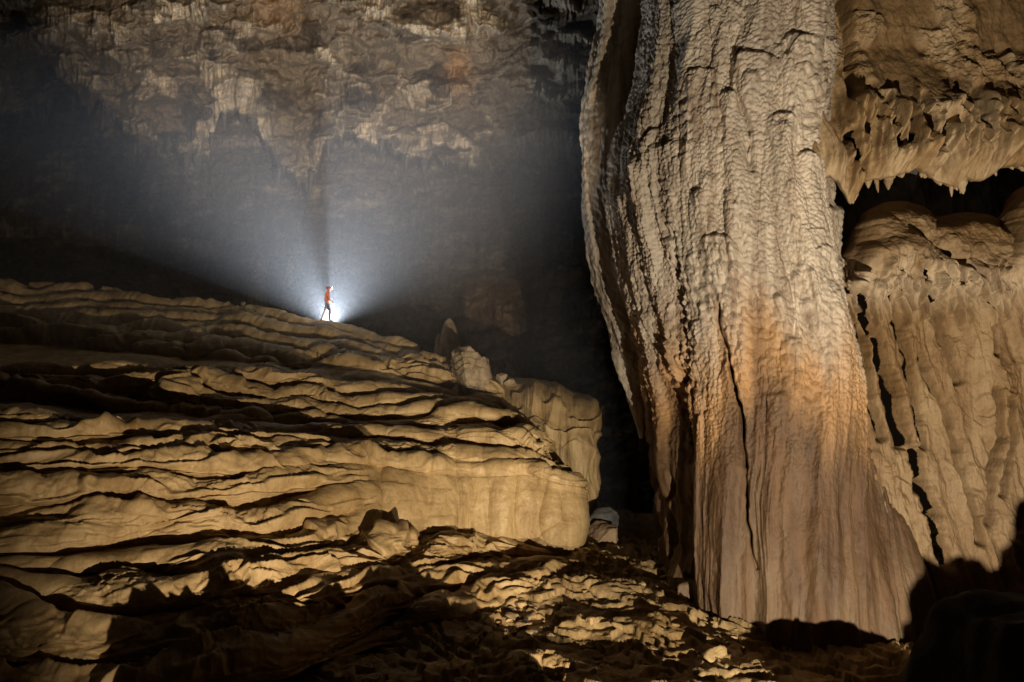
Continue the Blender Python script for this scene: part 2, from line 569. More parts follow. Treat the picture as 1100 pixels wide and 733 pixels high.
def floor_z(x, y):
    yy = np.exp(np.linspace(math.log(2.0), math.log(34), floor_g.shape[0]))
    i = int(np.argmin(np.abs(yy - y)))
    j = int(np.argmin(np.abs(floor_g[i, :, 0] - x)))
    return float(floor_g[i, j, 2])


# ------------------------------------------------------------------ buttress behind the slope's right end
def build_buttress():
    rows = [
        ([470, 510, 560, 600, 632, 640], [398, 407, 416, 422, 436, 440], [33, 33, 32.5, 32, 31.5, 31]),
        ([470, 510, 560, 600, 634, 640], [402, 412, 420, 426, 440, 446], [29.5, 29.5, 29, 28.6, 28.2, 28.5]),
        ([470, 510, 560, 600, 636, 643], [422, 430, 436, 440, 450, 456], [27.6, 27.4, 27, 26.6, 26.4, 27]),
        ([470, 510, 560, 598, 630, 638], [460, 465, 470, 470, 475, 480], [26.6, 26.4, 26, 25.6, 25.4, 26]),
        ([470, 510, 560, 600, 630, 640], [520, 520, 520, 520, 520, 522], [26.2, 26, 25.8, 25.4, 25.3, 26]),
        ([470, 510, 560, 595, 618, 628], [640, 640, 640, 640, 640, 640], [26, 26, 26, 26, 26, 26.5]),
    ]
    ctrl = []
    for px, py, Y in rows[::-1]:
        a = P(px, py, Y)
        ctrl.append(np.vstack([a, a[-1] + [0.1, 1.5, 0], a[-1] + [-0.8, 6, -.6]]))
    ctrl.append(ctrl[-1] + np.array([0, 3, -2.0]))
    nt, nu = int(560 * Q), int(420 * Q)
    g = net(ctrl, nt, nu, int(16 * Q), int(10 * Q))
    X, Y, Z = g[..., 0], g[..., 1], g[..., 2]
    n = normals(g)
    d = 0.30 * (np.abs(perlin(X * .8 + .4 * perlin(X * .3, Z * .5, 3), Z * .25, 301)) * -2 + .6)
    d += 0.10 * ridged(X * 2.4, Z * .3, 305, 3)
    p = Z * 1.6 + 1.2 * fbm(X * .5, Z * .8, 311, 3)
    fr = p - np.floor(p)
    d += 0.22 * np.clip(fr, 0, 1) ** 1.5 * (1 - sstep(.85, 1, fr)) * sstep(3.4, 4.6, Z)
    d += 0.06 * fbm(X * 3, Z * 1.2, 321, 4)
    tt = np.linspace(0, 1, nt)[:, None]
    d = d * (.25 + .75 * sstep(.72, .55, tt)) * (.2 + .8 * sstep(1, .8, np.linspace(0, 1, nu))[None])
    g = g + n * d[..., None]
    g[..., 2] += .45 * sstep(.4, .6, tt)
    return g


but = grid_obj('flowstone_buttress', build_buttress(), M_SLOPE)
tag(but, 'fluted ochre flowstone buttress with a vertical edge, below the pale ridge boulder', 'flowstone')


def flows(px, py, seed, n, x0, x1, y0, y1, ln, wd, dep):
    """flow tongues: a rounded arch on top, fading into the surface below"""
    rs = np.random.RandomState(seed)
    d = np.zeros(px.shape, np.float32)
    for k in range(n):
        cx = rs.uniform(x0, x1); cy = rs.uniform(y0, y1); L = rs.uniform(*ln); w = rs.uniform(*wd); h = rs.uniform(*dep); ph = rs.uniform(0, 6)
        m = (np.abs(px - cx) < w * 1.6 + 8) & (py > cy - 3) & (py < cy + L)
        if not m.any(): continue
        u = (py[m] - cy) / L
        q = (px[m] - cx - 3 * np.sin(u * 4 + ph) - 6 * u) / w
        top = (py[m] - cy) - .55 * w * (1 - np.sqrt(np.clip(1 - q * q, 0, 1)))
        v = h * (1 - u) ** .8 * np.clip(1 - q * q, 0, 1) ** .4 * sstep(-1.5, 7.0, top)
        d[m] = np.maximum(d[m], v)
    return d


def ribs(px, py, seed, n, x0, x1, y0, y1, ln, wd, dep, lean=0.0):
    """tapering drip ribs: each a rounded stalk that thins to its tip"""
    rs = np.random.RandomState(seed)
    d = np.zeros(px.shape, np.float32)
    for k in range(n):
        cx = rs.uniform(x0, x1); cy = rs.uniform(y0, y1); L = rs.uniform(*ln); w = rs.uniform(*wd); le = lean + rs.normal() * .05; h = rs.uniform(*dep)
        m = (np.abs(px - cx) < w * 2 + abs(le) * L + 6) & (py > cy - 6) & (py < cy + L + 4)
        if not m.any(): continue
        yy = (py[m] - cy) / L
        ww = w * np.clip(1.0 - .75 * yy, .12, 1)
        c = cx + le * (py[m] - cy) + 1.5 * np.sin(yy * 5 + k)
        q = (px[m] - c) / ww
        v = h * np.sqrt(np.clip(1 - q * q, 0, 1)) * sstep(-.03, .55, yy) * (1 - sstep(.88, 1.0, yy))
        d[m] = np.maximum(d[m], v)
    return d


# ------------------------------------------------------------------ the great column
def tint_column(px, py, X, Z):
    """tints: cream above with a painted highlight, an orange then purple-brown stained belt below"""
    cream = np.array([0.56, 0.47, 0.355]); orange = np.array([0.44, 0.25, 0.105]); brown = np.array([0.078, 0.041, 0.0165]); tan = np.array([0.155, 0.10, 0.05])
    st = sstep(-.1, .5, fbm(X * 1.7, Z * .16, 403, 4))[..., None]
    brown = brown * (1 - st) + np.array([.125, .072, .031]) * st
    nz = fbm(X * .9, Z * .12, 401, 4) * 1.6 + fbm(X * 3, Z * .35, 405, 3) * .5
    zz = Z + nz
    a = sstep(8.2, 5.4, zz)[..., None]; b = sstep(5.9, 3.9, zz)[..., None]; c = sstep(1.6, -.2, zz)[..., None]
    lt = (.5 + .5 * np.tanh(2.2 * fbm(X * 1.3, Z * .045, 407, 3)) + .9 * np.exp(-((px - 852 + .03 * (py - 200)) / 13) ** 2))[..., None]  # random paler streaks, plus one bright vertical highlight painted in
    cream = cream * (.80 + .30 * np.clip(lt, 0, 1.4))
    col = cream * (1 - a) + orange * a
    col = col * (1 - b) + brown * b  # brown stain, also darkened to stand in for weaker light low down
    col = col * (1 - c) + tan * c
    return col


def build_column():
    zs = np.linspace(-1.2, 21.0, 12)
    # left outline and right join of the column in the picture, by picture height
    LY = [-400, 0, 60, 100, 170, 250, 320, 370, 420, 480, 560, 640, 760]
    LX = [735, 718, 700, 690, 680, 683, 700, 708, 712, 716, 712, 722, 735]
    RY = [-400, 0, 100, 250, 330, 420, 540, 620, 660, 760]
    RX = [905, 905, 903, 906, 915, 927, 950, 966, 966, 975]
    ctrl = []
    for z in zs:
        py = 443 - 733 * (z - CAMZ) / 17.5
        lx = np.interp(py, LY, LX); rx = np.interp(py, RY, RX)
        fl = 1.0 * sstep(2.5, -0.5, z)             # flares a little at the foot
        YL = 19.3
        l = P(lx, py, YL); l[2] = z
        XR = (rx - 550) / 733 * 17.2
        Xm = 0.5 * (l[0] + XR)
        lean = 0.04 * (z - 5)
        lowk = float(sstep(6.5, 4.0, z))
        cx_ = P(740, py, 17.7)[0]
        pts = [
            (l[0] + 3.0, 26), (l[0] + 1.0, 23.0), (l[0] + .12, 20.6 + 2 * lowk), (l[0], 19.3 + 1.6 * lowk), ((l[0] + .35) * (1 - lowk) + cx_ * lowk, 18.1 - .3 * lowk), (l[0] * .72 + Xm * .28 + .25 * lowk, 17.0 - .4 * fl),
            (Xm, 16.25 - .7 * fl), (Xm * .45 + XR * .55, 16.1 - .7 * fl), (XR - .25, 16.5 - .3 * fl), (XR, 17.2), (XR + .1, 18.6), (XR, 20.5)]
        ctrl.append(np.array([(x, y + lean, z) for x, y in pts]))
    nt, nu = int(1500 * Q), int(900 * Q)
    uk = [0, .07, .13, .19, .26, .38, .55, .72, .86, .92, .96, 1.0]
    g = net(ctrl, nt, nu, int(14 * Q), int(22 * Q), None, uk)
    n = normals(g)
    X, Y, Z = g[..., 0], g[..., 1], g[..., 2]
    px, py = proj(g)
    ds = np.hypot(np.gradient(X, axis=1), np.gradient(Y, axis=1))
    s = np.cumsum(ds, 1)
    s = s - s[:, :1]
    up = sstep(2.5, 6.0, Z)                        # rough cream part / smooth lower part
    wz = 0.35 * fbm(s * .15, Z * .12, 421, 2)
    sw = s + wz
    d = 0.75 * fbm(sw * .30, Z * .03, 431, 2)
    d += 0.30 * (ridged(sw * .42 + 3, Z * .035, 435, 2) - .4)
    d += 0.16 * ridged(sw * 1.2, Z * .05, 441, 2) + up * .09 * ridged(sw * 3.1 + .2 * fbm(s, Z * .4, 443, 2), Z * .10, 442, 2) * sstep(-.2, .3, fbm(s * .5, Z * .15, 444, 2))
    d += 0.045 * ridged(sw * 4.0 + .8 * fbm(s, Z * .3, 447, 3), Z * .2, 445, 3) * (1.3 - up) * sstep(-.3, .3, fbm(s * .8, Z * .35, 449, 3))
    # flow tongues
    wp = 0.25 * fbm(s * .4, Z * .25, 451, 2) + .12 * fbm(s * 1.5, Z * 1.2, 453, 3)
    t1, a1 = scales(sw, Z, 1.35, 4.6, 461, wp)
    t2, a2 = scales(sw + 5.3, Z, .62, 2.3, 465, wp * 1.4)
    tm = sstep(0.0, .45, fbm(s * .35, Z * .22, 471, 2) + .15)
    d += up * (0.13 * t1 * sstep(-.2, .3, fbm(s * .3, Z * .3, 455, 2)) + 0.11 * t2 * tm)
    # orange-peel scallops, strongest at the upper left
    sc1, _, _ = worley(sw * 6.4 + .5 * fbm(s * 2, Z * 2, 481, 2), Z * 4.6 + sw * 1.6, 485)
    sc2, _, _ = worley(sw * 13 + .4 * fbm(s * 5, Z * 5, 487, 2), Z * 9.5, 488)
    left = 0.55 + 0.45 * sstep(830, 760, px)
    mod = (0.12 + 0.88 * sstep(-.2, .35, fbm(s * .8, Z * .22, 489, 3)))
    d += (0.12 * up + 0.03) * left * mod * (1 - sc1) + 0.05 * (.25 + up) * (1 - mod * .6) * (1 - sc2)
    d += flows(px, py, 21, 26, 735, 900, -80, 330, (90, 260), (9, 26), (.10, .25)) + flows(px, py, 22, 46, 700, 900, -80, 420, (40, 120), (4, 11), (.06, .16))
    d += .05 * fbm(s * 1.6, Z * .5, 493, 4) * (1 - up)
    d += 0.06 * fbm(s * 2.2, Z * 1.0, 491, 5) * (.5 + .5 * up)
    # long cracks
    hole = np.zeros(px.shape, bool)
    for pts, wd, dep in (
            ([(776, 330), (782, 370), (788, 400)], 1.6, .25), ([(786, 395), (792, 415), (797, 450), (803, 500)], 2.0, .40), ([(803, 500), (806, 560), (815, 610)], 1.6, .25),
            ([(735, 400), (740, 450), (742, 500), (738, 560), (740, 620)], 4.5, .7),
            ([(728, 250), (733, 300), (745, 360)], 2.0, .2),
            ([(795, 110), (803, 150), (806, 190)], 2.2, .22),
            ([(700, 480), (706, 560), (708, 640)], 3.0, .35),
            ([(718, 500), (722, 640)], 2.0, .25)):
        px_ = px + 5 * fbm(Z * .9, X * 2, 495, 3)
        L = line_dist(px_, py, pts)
        lx_ = np.interp(py, [q[1] for q in pts], [q[0] for q in pts])
        on = sstep(pts[0][1] - 8, pts[0][1] + 30, py) * sstep(pts[-1][1] + 5, pts[-1][1] - 30, py)
        d -= .5 * dep * on * sstep(-34, -1, px_ - lx_) * (px_ < lx_)
        hole |= (L < wd * .55 * (1.6 * sstep(-.25, .5, fbm(Z * 1.7, X * .8, 499, 4)))) & (dep > .3)
        d -= dep * np.exp(-(L / wd) ** 2) * (.35 + .65 * sstep(-.4, .2, fbm(Z * 1.1, X * .3, 497, 3)))
    g2 = g + n * d[..., None]
    return g2, tint_column(px, py, s, Z), ~hole


colroot = bpy.data.objects.new('flowstone_column', None)
C.objects.link(colroot)
colroot.location = (7.0, 18.0, -0.5)
tag(colroot, 'towering cream flowstone column, stained orange and brown in its lower half, right of the gap', 'cave column')


def under(o, root):
    o.parent = root
    o.matrix_parent_inverse = Matrix.Translation(root.location).inverted()
    return o


cg, ct, cm = build_column()
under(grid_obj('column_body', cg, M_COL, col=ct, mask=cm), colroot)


def build_fin():
    """thin hanging curtain of flowstone at the column's left edge, ending in a point"""
    LY = [-200, 0, 50, 100, 200, 290, 350, 430, 470]
    LX = [664, 651, 641, 633, 636, 649, 665, 681, 689]
    ctrl = []
    for py in np.linspace(-200, 474, 16):
        lx = np.interp(py, LY, LX)
        wdt = np.interp(py, [-200, 300, 380, 430, 474], [90, 70, 40, 14, 2])
        Y0 = 22.0
        f = [0, .0, .10, .3, .6, 1.0, 1.0]
        yo = [3.0, 1.1, .35, .0, -.15, .3, 2.4]
        k = np.interp(py, [300, 474], [1, .15])
        row = [P(lx + wdt * a + (10 if i == 0 else 0) * k, py, Y0)[None] + np.array([[0, b * k, 0]]) for i, (a, b) in enumerate(zip(f, yo))]
        ctrl.append(np.vstack(row))
    ctrl = ctrl[::-1]
    nt, nu = int(1000 * Q), int(260 * Q)
    g = net(ctrl, nt, nu, int(10 * Q), int(9 * Q))
    n = normals(g)
    X, Y, Z = g[..., 0], g[..., 1], g[..., 2]
    s = np.cumsum(np.hypot(np.gradient(X, axis=1), np.gradient(Y, axis=1)), 1)
    a = np.clip((Z - Z.min()) / 2.5, 0.12, 1)
    sw = s + .3 * fbm(s * .2, Z * .3, 501, 2)
    d = a * (.20 * ridged(sw * .95, Z * .07, 503, 2) + .22 * fbm(s * .3, Z * .16, 505, 2))
    sc1, _, _ = worley(sw * 5, Z * 3.4 + sw, 507)
    d += a * (.07 * (1 - sc1) + .08 * fbm(s * 1.6, Z * 1.1, 509, 4))
    return g + n * d[..., None], np.broadcast_to(np.array([.52, .44, .33]), g.shape)


fg, ft = build_fin()
under(grid_obj('hanging_fin', fg, M_COL, col=ft), colroot)


# ------------------------------------------------------------------ right wall of draperies
rw = bpy.data.objects.new('drapery_wall', None)
C.objects.link(rw)
rw.location = (11, 18, -0.5)
tag(rw, 'tan wall of draped flowstone at the right, with a dark hollow under its curtain and slanting black cracks below', 'flowstone wall')


def tint_drape(X, Z, lo, hi, py):
    nz = fbm(X * 1.1, Z * .35, 601, 4)
    a = sstep(-.35, .45, nz)[..., None]
    return np.array(lo) * (1 - a) + np.array(hi) * a


def build_upper():
    BX = [860, 890, 905, 912, 918, 926, 940, 956, 968, 980, 996, 1010, 1024, 1034, 1052, 1062, 1069, 1082, 1100, 1150, 1300]
    BY = [200, 190, 208, 222, 212, 196, 193, 192, 187, 186, 190, 198, 203, 194, 196, 190, 182, 181, 182, 176, 170]
    cols = np.linspace(860, 1300, 240)
    ctrl = []
    spec = [(-260, 17.2), (0, 17.45), (60, 17.45), (90, 17.05), (120, 16.75), (165, 16.4)]
    for py, Y in spec:
        ctrl.append(P(cols, py + 0 * cols, Y + 0 * cols))
    bot = np.interp(cols, BX, BY) + 3.0 * fbm(cols * .16, cols * 0, 609, 3)
    ctrl.append(P(cols, bot, 16.3 + 0 * cols))
    ctrl.append(P(cols, bot + 1, 16.55 + 0 * cols))
    ctrl.append(P(cols, bot - 12, 17.6 + 0 * cols) )
    ctrl.append(P(cols, bot - 2, 21.0 + 0 * cols))
    ctrl = ctrl[::-1]
    tk = 1 - np.array([0, .2, .36, .46, .58, .74, .84, .87, .93, 1.0])[::-1]
    nt, nu = int(900 * Q), int(760 * Q)
    g = net(ctrl, nt, nu, int(6 * Q), int(2 * Q), tk)
    n = normals(g)
    X, Y, Z = g[..., 0], g[..., 1], g[..., 2]
    px, py = proj(g)
    # everything above is smooth panels, below is deeply folded curtains
    fold = sstep(70, 125, py + 30 * fbm(X * .8, Z * .2, 611, 3))
    xx = X + 0.05 * (Z - 10) * 1.2 + .25 * fbm(X * .5, Z * .5, 612, 2)
    d = fold * (0.22 * (1 - 2.2 * np.abs(perlin(xx * 1.5, Z * .10, 613))) + .14 * ridged(xx * 4.2, Z * .22, 615, 2))
    w1, w2, _ = worley(xx * 1.3, Z * .55, 617)
    d += 0.38 * np.sqrt(np.clip(1 - w1 ** 2, 0, 1)) * (1 - .4 * fold)
    d += ribs(px, py, 5, 80, 900, 1180, 84, 120, (60, 105), (6, 13), (.25, .5), .10) + ribs(px, py, 6, 170, 900, 1180, 90, 160, (25, 60), (2.2, 5), (.10, .22), .08)
    d += .05 * ridged(xx * 7 + .5 * fbm(X, Z, 618, 2), Z * .6, 620, 3) * fold
    crust = sstep(.05, .4, fbm(X * .55 + 2, Z * .7, 619, 3) + .5 * np.exp(-((py - 70) / 40) ** 2) - .1)
    d += crust * (.12 + .16 * fbm(X * 3, Z * 2.4, 621, 4))
    d += 0.07 * fbm(X * 3, Z * 1.6, 623, 4)
    d -= .5 * np.exp(-(line_dist(px, py, [(905, -50), (903, 60), (908, 110)]) / 5) ** 2)
    hole = np.zeros(px.shape, bool)
    for pts in ([(929, 98), (934, 108), (938, 122), (948, 140), (957, 162)], [(915, 135), (921, 160), (925, 182)], [(963, 138), (965, 162)], [(978, 112), (982, 140)],
                [(1000, 138), (994, 162)], [(1038, 100), (1040, 130)], [(1066, 60), (1068, 74)], [(905, 150), (910, 170), (914, 185)]):
        L = line_dist(px + 3 * fbm(Z * 2, X, 625, 2), py, pts)
        d -= .45 * np.exp(-(L / 4) ** 2)
        hole |= L < 1.7 * (.3 + sstep(-.3, .4, fbm(Z * 2.2, X, 627, 2)))
    edge = .15 + .85 * sstep(.13, .24, np.linspace(0, 1, nt))[:, None]
    n = np.zeros_like(n); n[..., 1] = -1
    tint = tint_drape(X, Z, (.31, .20, .09), (.44, .32, .18), py)
    br = (1 - fold)[..., None] * (1 - crust)[..., None]
    tint = tint * (1 - br) + np.array([.24, .15, .065]) * br
    return g + n * (d * edge)[..., None], tint, ~hole


ug, ut, um = build_upper()
under(grid_obj('hanging_curtain', ug, M_DRAPE, col=ut, mask=um), rw)


def build_lower():
    TX = [860, 900, 910, 925, 935, 950, 965, 980, 992, 1010, 1030, 1050, 1064, 1074, 1086, 1102, 1160, 1300]
    TY = [300, 280, 272, 250, 230, 223, 222, 228, 240, 238, 234, 236, 244, 250, 234, 204, 190, 180]
    cols = np.linspace(860, 1300, 100)
    top = np.interp(cols, TX, TY)
    ctrl = [P(cols, top - 6, 22.5 + 0 * cols), P(cols, top, 18.6 + 0 * cols), P(cols, top + 9, 17.3 + 0 * cols), P(cols, top + 45, 16.6 + 0 * cols),
            P(cols, 320 + 0 * cols, 16.7 + 0 * cols), P(cols, 350 + 0 * cols, 17.0 + 0 * cols), P(cols, 480 + 0 * cols, 17.0 + 0 * cols),
            P(cols, 620 + 0 * cols, 16.7 + 0 * cols), P(cols, 760 + 0 * cols, 16.2 + 0 * cols)]
    ctrl = ctrl[::-1]
    tk = 1 - np.array([0, .07, .12, .22, .32, .38, .62, .86, 1.0])[::-1]
    nt, nu = int(1100 * Q), int(860 * Q)
    g = net(ctrl, nt, nu, int(12 * Q), int(5 * Q), tk)
    n = normals(g)
    X, Y, Z = g[..., 0], g[..., 1], g[..., 2]
    px, py = proj(g)
    bul = sstep(300, 280, py + 10 * fbm(X, Z * .3, 701, 2))
    w1, w2, _ = worley(X * .95 + .3, Z * .8 + .2 * perlin(X, Z, 3), 703)
    d = bul * .55 * np.sqrt(np.clip(1 - w1 ** 2 * 1.1, 0, 1))
    t2, _ = scales(X, Z, .7, .9, 705, .2 * fbm(X, Z, 706, 2))
    d += bul * (.04 * t2 + .16 * fbm(X * 1.6, Z * 1.6, 707, 4))
    # fringe of short curtains
    fr = np.exp(-((py - 305 + 8 * fbm(X * 1.2, Z * 0, 711, 2)) / 24) ** 2)
    d += fr * (.12 + .14 * ridged(X * 2.6 + .12 * Z, Z * .25, 713, 3))
    d += ribs(px, py, 7, 110, 900, 1180, 276, 304, (22, 60), (3.5, 8), (.16, .42), .12) + ribs(px, py, 8, 130, 900, 1180, 280, 318, (10, 30), (2, 4), (.08, .22), .10)
    # long slanting panels
    lo = sstep(310, 350, py)
    sl = X + .17 * (Z - 5)
    d += lo * (.36 * ridged(sl * .62, Z * .05, 721, 2) + .10 * ridged(sl * 1.9, Z * .12, 723, 2) + .05 * fbm(sl * 2.4, Z * .5, 725, 4))
    t3, _ = scales(sl + 3, Z, .8, 1.5, 727, .3 * fbm(X * .8, Z * .5, 728, 2))
    d += lo * .04 * t3
    d += .06 * fbm(X * 3.2, Z * 2.2, 731, 5) + .05 * ridged(sl * 5 + .6 * fbm(X, Z, 732, 3), Z * .5, 733, 3) * sstep(-.2, .3, fbm(X * .9, Z * .5, 734, 2))
    wv = sstep(.1, .45, fbm(X * .8, Z * .6, 735, 3)) * lo
    d += wv * .10 * ridged(Z * 2.2 + .8 * fbm(X * 2, Z, 737, 3), X * .5, 736, 2)
    cracks = [
        ([(908, 312), (918, 350), (926, 400), (930, 430), (940, 470)], 1.8, .9),
        ([(918, 318), (923, 335), (930, 358)], 3.2, 1.1),
        ([(935, 366), (940, 385), (947, 404), (951, 420)], 3.6, 1.3),
        ([(948, 405), (954, 432), (957, 450), (964, 474)], 4.6, 1.5),
        ([(950, 320), (955, 340), (970, 387), (976, 420), (981, 446), (985, 478)], 2.6, 1.2),
        ([(985, 295), (992, 315), (1000, 339)], 3.0, 1.1),
        ([(1000, 339), (1014, 376), (1020, 395), (1027, 410)], 1.8, .8),
        ([(986, 384), (990, 395)], 2.4, .8),
        ([(990, 395), (1002, 420), (1011, 438), (1018, 458), (1024, 482)], 1.7, .8),
        ([(976, 486), (980, 505), (983, 518)], 4.0, 1.3),
        ([(983, 518), (990, 535), (997, 552)], 3.8, 1.3),
        ([(997, 552), (1002, 580), (1011, 604)], 3.2, 1.2),
        ([(1023, 486), (1028, 510), (1034, 532), (1040, 560), (1044, 580)], 2.0, .9),
        ([(1060, 420), (1066, 470), (1056, 520), (1058, 560)], 1.2, .35),
        ([(1076, 430), (1080, 480), (1070, 530)], 1.2, .35),
        ([(1052, 300), (1060, 340), (1062, 380)], 1.4, .4)]
    hole = np.zeros(px.shape, bool)
    wob = 3.0 * fbm(Z * 1.6, X * .8, 741, 3)
    rag = 1 + .6 * fbm(Z * 2.5, X * 1.5, 743, 3)
    for pts, wd, dep in cracks:
        L = line_dist(px + wob, py, pts)
        d -= .45 * np.exp(-(L / (wd * rag + 2)) ** 2)
        if dep > .5: hole |= L < wd * rag * .85
    n = n * np.array([.5, 1, .15])
    d = d * (.2 + .8 * sstep(1.0, .93, np.linspace(0, 1, nt))[:, None])
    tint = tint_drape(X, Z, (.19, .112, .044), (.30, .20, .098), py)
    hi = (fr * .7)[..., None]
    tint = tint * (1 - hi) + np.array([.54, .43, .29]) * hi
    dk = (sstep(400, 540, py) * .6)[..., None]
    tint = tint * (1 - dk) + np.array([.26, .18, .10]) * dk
    return g + n * d[..., None], tint, ~hole


lg, lt, lm = build_lower()
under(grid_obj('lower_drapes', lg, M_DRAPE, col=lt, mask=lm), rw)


rs_ = random.Random(9)
curtain = bpy.data.objects['hanging_curtain']
gpx, gpy = proj(ug)
for k in range(24):
    px = rs_.uniform(905, 1130)
    m = (np.abs(gpx - px) < 1.2) & (gpy < 235)
    q = ug.reshape(-1, 3)[int(np.argmax(np.where(m & (ug[..., 1] < 17.2), gpy, -1e9)))]
    ln = rs_.choice((rs_.uniform(.10, .2), rs_.uniform(.15, .42))); rad = rs_.uniform(.05, .15)
    t = np.linspace(0, 1, 26)[:, None]; a = np.linspace(0, 2 * np.pi, 18)[None]
    rr = rad * (1 - t) ** .7 * (1 + .3 * perlin(np.cos(a) * 1.2 + k, np.sin(a) * 1.2 + t * 4, 77)) + .004
    g = np.stack([rr * np.cos(a) + .04 * t * math.sin(k), rr * np.sin(a), -t * ln + .10 + 0 * a], -1) + q + np.array([0, .05, 0])
    o = grid_obj('drip_tip', g, M_DRAPE, flip=True, col=np.broadcast_to(np.array([.42, .31, .18]), g.shape))
    o.parent = curtain


def build_hollow():
    cols = np.linspace(880, 1320, 40)
    ctrl = [P(cols, py + 0 * cols, 21.5 + 0 * cols) for py in (300, 240, 200, 150)]
    g = net(ctrl, int(160 * Q), int(300 * Q), 2, 2)
    X, Z = g[..., 0], g[..., 2]
    d = .5 * ridged(X * .8, Z * .1, 801, 3) + .2 * fbm(X * 2, Z, 803, 3)
    g[..., 1] -= d
    return g


under(grid_obj('hollow_back', build_hollow(), M_GREY), rw)


# ------------------------------------------------------------------ far wall and roof of the chamber
def build_far():
    nt, nu = int(900 * Q), int(1300 * Q)
    pys = np.linspace(640, -260, nt)[:, None]
    pxs = np.linspace(-330, 900, nu)[None]
    px = pxs + 0 * pys; py = pys + 0 * pxs
    LX = [-330, -100, 0, 60, 120, 135, 150, 170, 200, 225, 236, 262, 285, 300, 330, 348, 375, 400, 430, 470, 510, 545, 600, 640, 700, 900]
    LYp = [110, 122, 128, 120, 120, 148, 168, 162, 172, 170, 128, 124, 158, 185, 205, 165, 152, 160, 168, 178, 186, 190, 186, 195, 200, 210]
    lip = np.interp(px, LX, LYp)
    lip = lip + 9 * fbm(px * .05, py * .004, 901, 3) + 10 * (ridged(px * .06, py * .004, 905, 3) - .5)
    up = sstep(6, -7, py - lip)
    Yw = 64 - 6 * sstep(350, 620, px) + 3.5 * fbm(px * .006, py * .004, 911, 3)
    Yr = 55 + (py - 150) * .055 + 2.5 * fbm(px * .008, py * .010, 915, 3)
    Y = Yw * (1 - up) + Yr * up
    # rock detail: broken ledges, crusts and hanging fringes
    wx = px + 5 * fbm(px * .03, py * .02, 919, 3); wy = py + 7 * fbm(px * .02, py * .03, 920, 3)
    big = fbm(wx * .011, wy * .016, 921, 4)
    crust = sstep(-.05, .30, fbm(wx * .014 + 4, wy * .022, 925, 4) + .22 * np.exp(-((py - lip + 25) / 28) ** 2))
    hairs = ridged(wx * .19, wy * .016, 927, 4)
    d = 3.2 * big * up + up * crust * (1.0 + 1.2 * hairs)
    q = wy * .045 + .8 * big + .010 * wx
    fr = q - np.floor(q)
    d += 1.1 * fr * (1 - sstep(.85, 1, fr)) * (.5 + .5 * (1 - up))
    d += (1 - up) * (1.6 * ridged(px * .03, py * .006, 931, 3) + 1.2 * fbm(px * .03, py * .05, 935, 5))
    d += .6 * fbm(wx * .10, wy * .09, 941, 5)
    # a slim pale pillar at the left and a brown bastion to the right
    d += 3.0 * np.exp(-((px - 152 + (py - 200) * .25) / 9) ** 2) * sstep(160, 175, py) * sstep(260, 235, py)
    d += 5.0 * sstep(480, 505, px + 6 * fbm(py * .05, px * .02, 943, 2)) * sstep(572, 548, px) * sstep(290, 330, py)
    Y = Y - d
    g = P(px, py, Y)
    X, Z = g[..., 0], g[..., 2]
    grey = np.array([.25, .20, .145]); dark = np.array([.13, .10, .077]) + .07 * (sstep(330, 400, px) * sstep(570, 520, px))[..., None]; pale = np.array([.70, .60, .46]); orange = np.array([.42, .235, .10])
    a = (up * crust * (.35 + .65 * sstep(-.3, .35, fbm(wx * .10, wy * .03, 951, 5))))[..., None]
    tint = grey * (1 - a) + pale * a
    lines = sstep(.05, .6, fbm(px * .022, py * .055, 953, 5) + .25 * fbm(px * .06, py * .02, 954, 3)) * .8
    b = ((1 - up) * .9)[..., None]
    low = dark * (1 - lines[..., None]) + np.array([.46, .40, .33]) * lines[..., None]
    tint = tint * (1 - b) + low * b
    hole_shade = (up * sstep(.22, .42, fbm(wx * .022 + 9, wy * .03, 955, 3)) * .85)[..., None]
    tint = tint * (1 - hole_shade) + np.array([.075, .058, .045]) * hole_shade  # shade of dark hollows in the roof, painted into the tint
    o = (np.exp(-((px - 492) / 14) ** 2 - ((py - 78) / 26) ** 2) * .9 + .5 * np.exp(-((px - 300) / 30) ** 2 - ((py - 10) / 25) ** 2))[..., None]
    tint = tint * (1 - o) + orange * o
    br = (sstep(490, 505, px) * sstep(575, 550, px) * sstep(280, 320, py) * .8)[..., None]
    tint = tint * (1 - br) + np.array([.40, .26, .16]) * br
    return g, tint


wg, wt = build_far()
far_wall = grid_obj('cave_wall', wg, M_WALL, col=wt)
tag(far_wall, 'far grey-brown cave wall with a pale crusted roof hanging over its misty lower part', 'cave wall', kind='structure')

# ------------------------------------------------------------------ mist lit by the lamp behind the ridge
def build_haze():
    bm = bmesh.new()
    bmesh.ops.create_cube(bm, size=1.0)
    me = bpy.data.meshes.new('mist')
    bm.to_mesh(me); bm.free()
    m = bpy.data.materials.new('thin cave mist'); m.use_nodes = True
    nt = m.node_tree
    nt.nodes.remove(nt.nodes['Principled BSDF'])
    v = nt.nodes.new('ShaderNodeVolumePrincipled')
    v.inputs['Color'].default_value = (0.9, 0.93, 1.0, 1)
    v.inputs['Density'].default_value = 0.0078
    nt.links.new(v.outputs[0], nt.nodes['Material Output'].inputs['Volume'])
    o = link('mist', me, m, smooth=False)
    o.scale = (36, 12.5, 27.5); o.location = (-13.4, 29.7, 5.75)
    tag(o, 'thin pale mist lying in the chamber behind the ridge, lit from below', 'mist', kind='stuff')


build_haze()


# ------------------------------------------------------------------ loose rocks
def perlin3(p, s):
    return (perlin(p[:, 0] + .3 * p[:, 2], p[:, 1] - .4 * p[:, 2], s) + perlin(p[:, 1] + 3.7, p[:, 2] + 1.3, s + 1) + perlin(p[:, 2] - 2.2, p[:, 0] + 5.1, s + 2)) / 1.7


